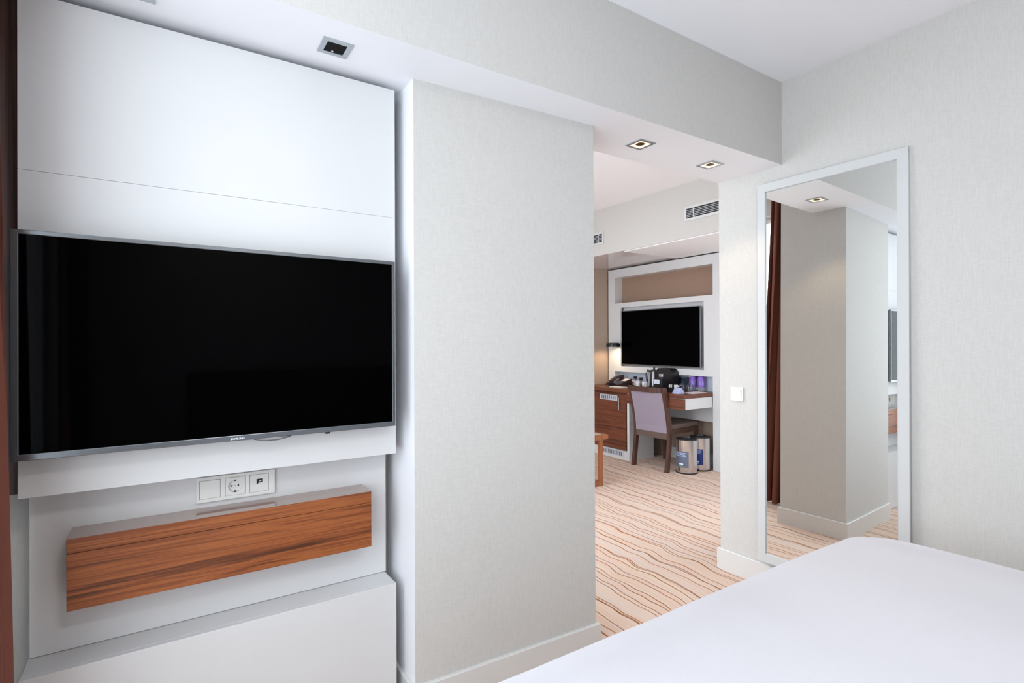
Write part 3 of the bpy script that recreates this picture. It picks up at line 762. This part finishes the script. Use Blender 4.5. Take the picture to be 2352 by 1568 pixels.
spot('desk_lamp_beam', (4.60, 4.765, 1.280), (0.0, 0.05, -1), 3.6, (1, .70, .38), radians(160), .5, .05)

# telephone with coiled cord
t = thing('telephone', 'dark brown desk telephone with white display strip', 'telephone', (4.60, 4.655, .80), radians(-8))
b = BM(); loft(b, [[(-.09, -.10, 0), (.10, -.10, 0), (.10, .11, 0), (-.09, .11, 0)], [(-.092, -.10, .022), (.10, -.10, .085), (.10, .11, .085), (-.092, .11, .022)]])
part(t, 'base', b, M_PHONE, world=False)
b = BM(); R = []
for i in range(11):
    u = i/10; x = -.085+.19*u; z = .032+.0645*u + .018*math.sin(pi*u); hgt = .03 if 2 <= i <= 8 else .042
    z0 = z-(0 if 2 <= i <= 8 else .014)
    R.append([(x, .052, z0), (x, .105, z0), (x, .100, z0+hgt), (x, .057, z0+hgt)])
part(t, 'handset', loft(b, R), M_PHONE, world=False)
def slope(x, e=0): return .022+(x+.092)/.192*.063+e
b = BM(); loft(b, [[(.02, -.085, slope(.02, .0005)), (.085, -.085, slope(.085, .0005)), (.085, -.005, slope(.085, .0005)), (.02, -.005, slope(.02, .0005))], [(.02, -.085, slope(.02, .004)), (.085, -.085, slope(.085, .004)), (.085, -.005, slope(.085, .004)), (.02, -.005, slope(.02, .004))]])
part(t, 'display', b, M_PAPER, world=False, label='white display strip')
for r_ in range(4):
    for c in range(3):
        x = -.075+r_*.022; y = -.08+c*.028
        b = BM(); box(b, x, x+.014, y, y+.018, slope(x, .0035), slope(x, .0085)); part(t, 'key', b, M_GRILLEDARK, world=False)
b = BM(); pts = []
for i in range(181):
    u = i/180; a = u*2*pi*26; cx = 4.475+.045*sin(u*7.0); cy = 4.70+.075*cos(u*5.2+.4)
    pts.append((cx+.010*cos(a), cy+.006*sin(u*40), .813+.010*sin(a)+.018*abs(sin(u*9))))
tube(b, pts, .0028, 6)
o = part(t, 'coiled_cord', b, M_BLACK, smooth=True)

solo('notepad', box(BM(), 4.365, 4.47, 4.40, 4.60, .8003, .808, .001, 1), M_PAPER, 'white notepad at the desk edge before the telephone', 'notepad', base=(4.42, 4.5, .80))
# bowl with sachets
t = thing('sachet_bowl', 'small brown bowl of sachets beside the telephone', 'bowl', (4.715, 4.500, .80))
part(t, 'bowl', lathe(BM(), [(.001, .002), (.03, .0), (.06, .045), (.064, .055), (.058, .052), (.03, .010), (.001, .008)], 4.715, 4.500, .8005, 28), M_BOWL, smooth=True)
for k in range(6):
    b = BM(); bx = box(b, -.022, .022, -.004, .004, -.02, .03)
    bx.transform(Matrix.Translation((4.715+.025*cos(k*1.05), 4.500+.03*sin(k*1.05), .84)) @ Matrix.Rotation(k*.9, 4, 'Z') @ Matrix.Rotation(.5, 4, 'X'))
    part(t, 'sachet', bx, M_PAPER if k % 2 else M_BOWL)
# plugs
for i, (y, z, lb) in enumerate(((4.575, .895, 'black plug in the splashback above the bowl, left one'), (4.485, .888, 'black plug in the splashback above the bowl, right one'))):
    t = thing('power_plug', lb, 'plug', (4.80, y, z), 0, 'plugs in the splashback')
    b = BM(); box(b, 4.768, 4.7995, y-.018, y+.018, z-.014, z+.014, .004, 2); part(t, 'plug_body', b, M_BLACK, smooth=True)
    part(t, 'cable', tube(BM(), [(4.775, y, z-.014), (4.77, y+.005, z-.05), (4.76, y+.01, .806)], .003, 6), M_BLACK, smooth=True)
# cups
def cup(label, cx, cy, ang):
    t = thing('coffee_cup', label, 'cup', (cx, cy, .80), 0, 'white cups before the kettle')
    part(t, 'bowl', lathe(BM(), [(.001, .0), (.022, .0), (.027, .012), (.034, .068), (.031, .068), (.024, .014), (.001, .006)], cx, cy, .8005, 28), M_CERAMIC, smooth=True)
    b = BM(); tube(b, [(cx+(.031+.017*sin(pi*k/8))*cos(ang), cy+(.031+.017*sin(pi*k/8))*sin(ang), .8005+.055-.038*k/8) for k in range(9)], .0035, 8)
    part(t, 'handle', b, M_CERAMIC, smooth=True)
cup('white coffee cup next to the sachet bowl', 4.635, 4.392, 2.2)
cup('white coffee cup next to the kettle', 4.605, 4.262, 3.6)
# kettle
t = thing('kettle', 'black and steel electric kettle on the desk', 'kettle', (4.715, 4.215, .80))
kx, ky = 4.715, 4.215
part(t, 'base', lathe(BM(), [(.001, 0), (.062, 0), (.062, .018), (.001, .02)], kx, ky, .8005, 28), M_BLACK, smooth=True)
part(t, 'body', lathe(BM(), [(.001, .021), (.055, .021), (.052, .10), (.042, .185), (.001, .187)], kx, ky, .8005, 32), M_DARKSTEEL, smooth=True)
part(t, 'lid', lathe(BM(), [(.001, .235), (.012, .234), (.014, .222), (.010, .212), (.041, .203), (.043, .187), (.001, .1875)], kx, ky, .8005, 28), M_BLACK, smooth=True)
b = BM(); loft(b, [[(kx-.035, ky+.033, .975), (kx-.02, ky+.045, .975), (kx-.02, ky+.045, 1.0), (kx-.035, ky+.033, 1.0)], [(kx-.045, ky+.075, .985), (kx-.032, ky+.08, .985), (kx-.032, ky+.08, 1.008), (kx-.045, ky+.075, 1.008)],
        [(kx-.052, ky+.092, .96), (kx-.04, ky+.095, .955), (kx-.034, ky+.080, .965), (kx-.046, ky+.075, .97)], [(kx-.05, ky+.075, .85), (kx-.04, ky+.08, .85), (kx-.036, ky+.06, .86), (kx-.046, ky+.055, .86)]])
part(t, 'handle', b, M_BLACK)
# coffee machine
t = thing('coffee_machine', 'black capsule coffee machine in the middle of the desk', 'coffee machine', (4.69, 4.03, .80))
def arch(bm, y0, y1, z0, z1, x0, x1, r, seg=8):
    pts = [(y0, z0), (y1, z0)]
    pts += [(y1-r*.5+r*.5*cos(a), z1-r*.5+r*.5*sin(a)) for a in [pi/2*i/seg for i in range(seg+1)]]
    pts += [(y0+r-r*sin(a), z1-r+r*cos(a)) for a in [pi/2*i/seg for i in range(seg+1)]]
    A = [bm.verts.new((x0, y, z)) for y, z in pts]; B = [bm.verts.new((x1, y, z)) for y, z in pts]
    bm.faces.new(A); bm.faces.new(B[::-1])
    for i in range(len(pts)): j = (i+1) % len(pts); bm.faces.new((A[i], A[j], B[j], B[i]))
    return bm
part(t, 'housing', arch(BM(), 3.862, 4.080, .8005, 1.035, 4.60, 4.712, .07), M_BLACK, smooth=True)
part(t, 'water_tank', box(BM(), 4.62, 4.71, 4.0805, 4.128, .8005, 1.01, .01, 3), M_BLACK, smooth=True)
part(t, 'spout', box(BM(), 4.575, 4.5995, 3.975, 4.03, .935, .975, .006, 2), M_ALU, smooth=True)
part(t, 'drip_tray', box(BM(), 4.535, 4.5995, 3.95, 4.06, .8005, .825, .004, 2), M_BLACK, smooth=True)
solo('capsule_box', box(BM(), 4.46, 4.52, 3.890, 4.0, .8003, .930, .003, 2), M_BLACK, 'small black box standing before the coffee machine', 'box', base=(4.49, 3.945, .80))
bx = bpy.data.objects[-1] if False else None
t = thing('small_card', 'small white card leaning on the black box', 'card', (4.456, 3.95, .87))
part(t, 'card', box(BM(), 4.4545, 4.4590, 3.915, 3.985, .872, .918), M_WHITEINK)
b = BM()
for k in range(4): box(b, 4.4538, 4.4544, 3.922, 3.922+.055-.008*(k % 2), .880+.009*k, .8825+.009*k)
part(t, 'printed_lines', b, M_BLUEINK)
# information folder
t = thing('information_folder', 'navy folder standing against the back of the desk', 'folder', (4.765, 3.855, .80))
b = BM(); box(b, -.006, .006, -.095, .095, 0, .185, .002, 1); b.transform(Matrix.Translation((4.735, 3.855, .802)) @ Matrix.Rotation(radians(12), 4, 'Y'))
part(t, 'cover', b, M_LEATHER)
b = BM(); box(b, -.0072, -.0062, -.055, .05, .135, .165); b.transform(Matrix.Translation((4.735, 3.855, .802)) @ Matrix.Rotation(radians(12), 4, 'Y'))
part(t, 'printed_title', b, M_GREYLAB)
# sachet box
t = thing('sachet_box', 'black open box with white sachets behind the blue card', 'box', (4.46, 3.74, .80))
b = BM(); y0, y1, x0, x1 = 3.655, 3.770, 4.42, 4.50
for (a0, a1, c0_, c1_, z1) in ((x0, x1, y0, y1, .803), (x0, x0+.004, y0, y1, .850), (x1-.004, x1, y0, y1, .866), (x0, x1, y0, y0+.004, .858), (x0, x1, y1-.004, y1, .858)):
    box(b, a0, a1, c0_, c1_, .8005, z1)
part(t, 'tray', b, M_BLACK)
for k in range(5):
    y = 3.667+.021*k; b = BM(); box(b, 4.432+.006*(k % 2), 4.480, y, y+.014, .806, .872+.006*(k % 3)); part(t, 'sachet', b, M_CERAMIC if k != 2 else M_BLACK)
# tent card
t = thing('tent_card', 'pale blue folded card at the desk corner', 'card', (4.37, 3.585, .80))
b = BM(); loft(b, [[(4.325, 3.545, .8005), (4.41, 3.545, .8005), (4.41, 3.635, .8005), (4.325, 3.635, .8005)], [(4.364, 3.548, .860), (4.371, 3.548, .860), (4.371, 3.632, .860), (4.364, 3.632, .860)]])
part(t, 'card', b, M_CARD)
b = BM(); loft(b, [[(4.3335, 3.565, .818), (4.3345, 3.565, .818), (4.3345, 3.615, .818), (4.3335, 3.615, .818)], [(4.3515, 3.565, .845), (4.3525, 3.565, .845), (4.3525, 3.615, .845), (4.3515, 3.615, .845)]])
part(t, 'printed_patch', b, M_BLUEINK)
# wine glasses upside down
def glass(label, cx, cy):
    t = thing('wine_glass', label, 'glass', (cx, cy, .80), 0, 'upturned wine glasses on the desk')
    part(t, 'bowl', lathe(BM(), [(.034, 0), (.040, .035), (.036, .065), (.020, .085), (.005, .092), (.004, .089), (.018, .083), (.0345, .064), (.0385, .035), (.0325, 0), (.034, 0)], cx, cy, .8005, 32), M_CLEAR, smooth=True)
    part(t, 'stem', lathe(BM(), [(.001, .0905), (.005, .093), (.0035, .105), (.0035, .145), (.006, .150), (.001, .151)], cx, cy, .8005, 16), M_CLEAR, smooth=True)
    part(t, 'foot', lathe(BM(), [(.001, .1515), (.008, .1515), (.035, .156), (.036, .158), (.001, .158)], cx, cy, .8005, 32), M_CLEAR, smooth=True)
glass('upturned wine glass nearer the coffee machine', 4.640, 3.762)
glass('upturned wine glass before the purple bottles', 4.640, 3.665)
# bottles
def bottle(label, cx, cy):
    t = thing('water_bottle', label, 'bottle', (cx, cy, .80), 0, 'purple labelled water bottles')
    part(t, 'body', lathe(BM(), [(.001, 0), (.035, 0), (.037, .01), (.037, .13), (.030, .155), (.014, .172), (.013, .182), (.001, .182)], cx, cy, .8005, 32), M_WATER, smooth=True)
    part(t, 'cap', lathe(BM(), [(.001, .1825), (.015, .1825), (.015, .198), (.001, .199)], cx, cy, .8005, 24), M_BLACK, smooth=True)
    l = part(t, 'label', lathe(BM(), [(.0375, .045), (.0376, .135), (.031, .155)], cx, cy, .8005, 32), M_PURPLE, smooth=True)
    th = math.atan2(-cy, -cx); b = BM()
    for k in range(5):
        a = th-.7+.33*k; lathe(b, [(.0381, .060+.008*(k % 2)), (.0381, .115-.012*(k % 3))], cx, cy, .8005, 3, a, a+.10)
    part(l, 'printed_pattern', b, M_BLUEINK, smooth=True)
bottle('purple labelled water bottle nearer the folder', 4.755, 3.705)
bottle('purple labelled water bottle nearer the white stile', 4.745, 3.600)
solo('paper_sheet', box(BM(), 4.44, 4.66, 3.465, 3.60, .8003, .8035), M_PAPER, 'white sheet of paper on the desk end below the bottles', 'paper', base=(4.55, 3.53, .80))
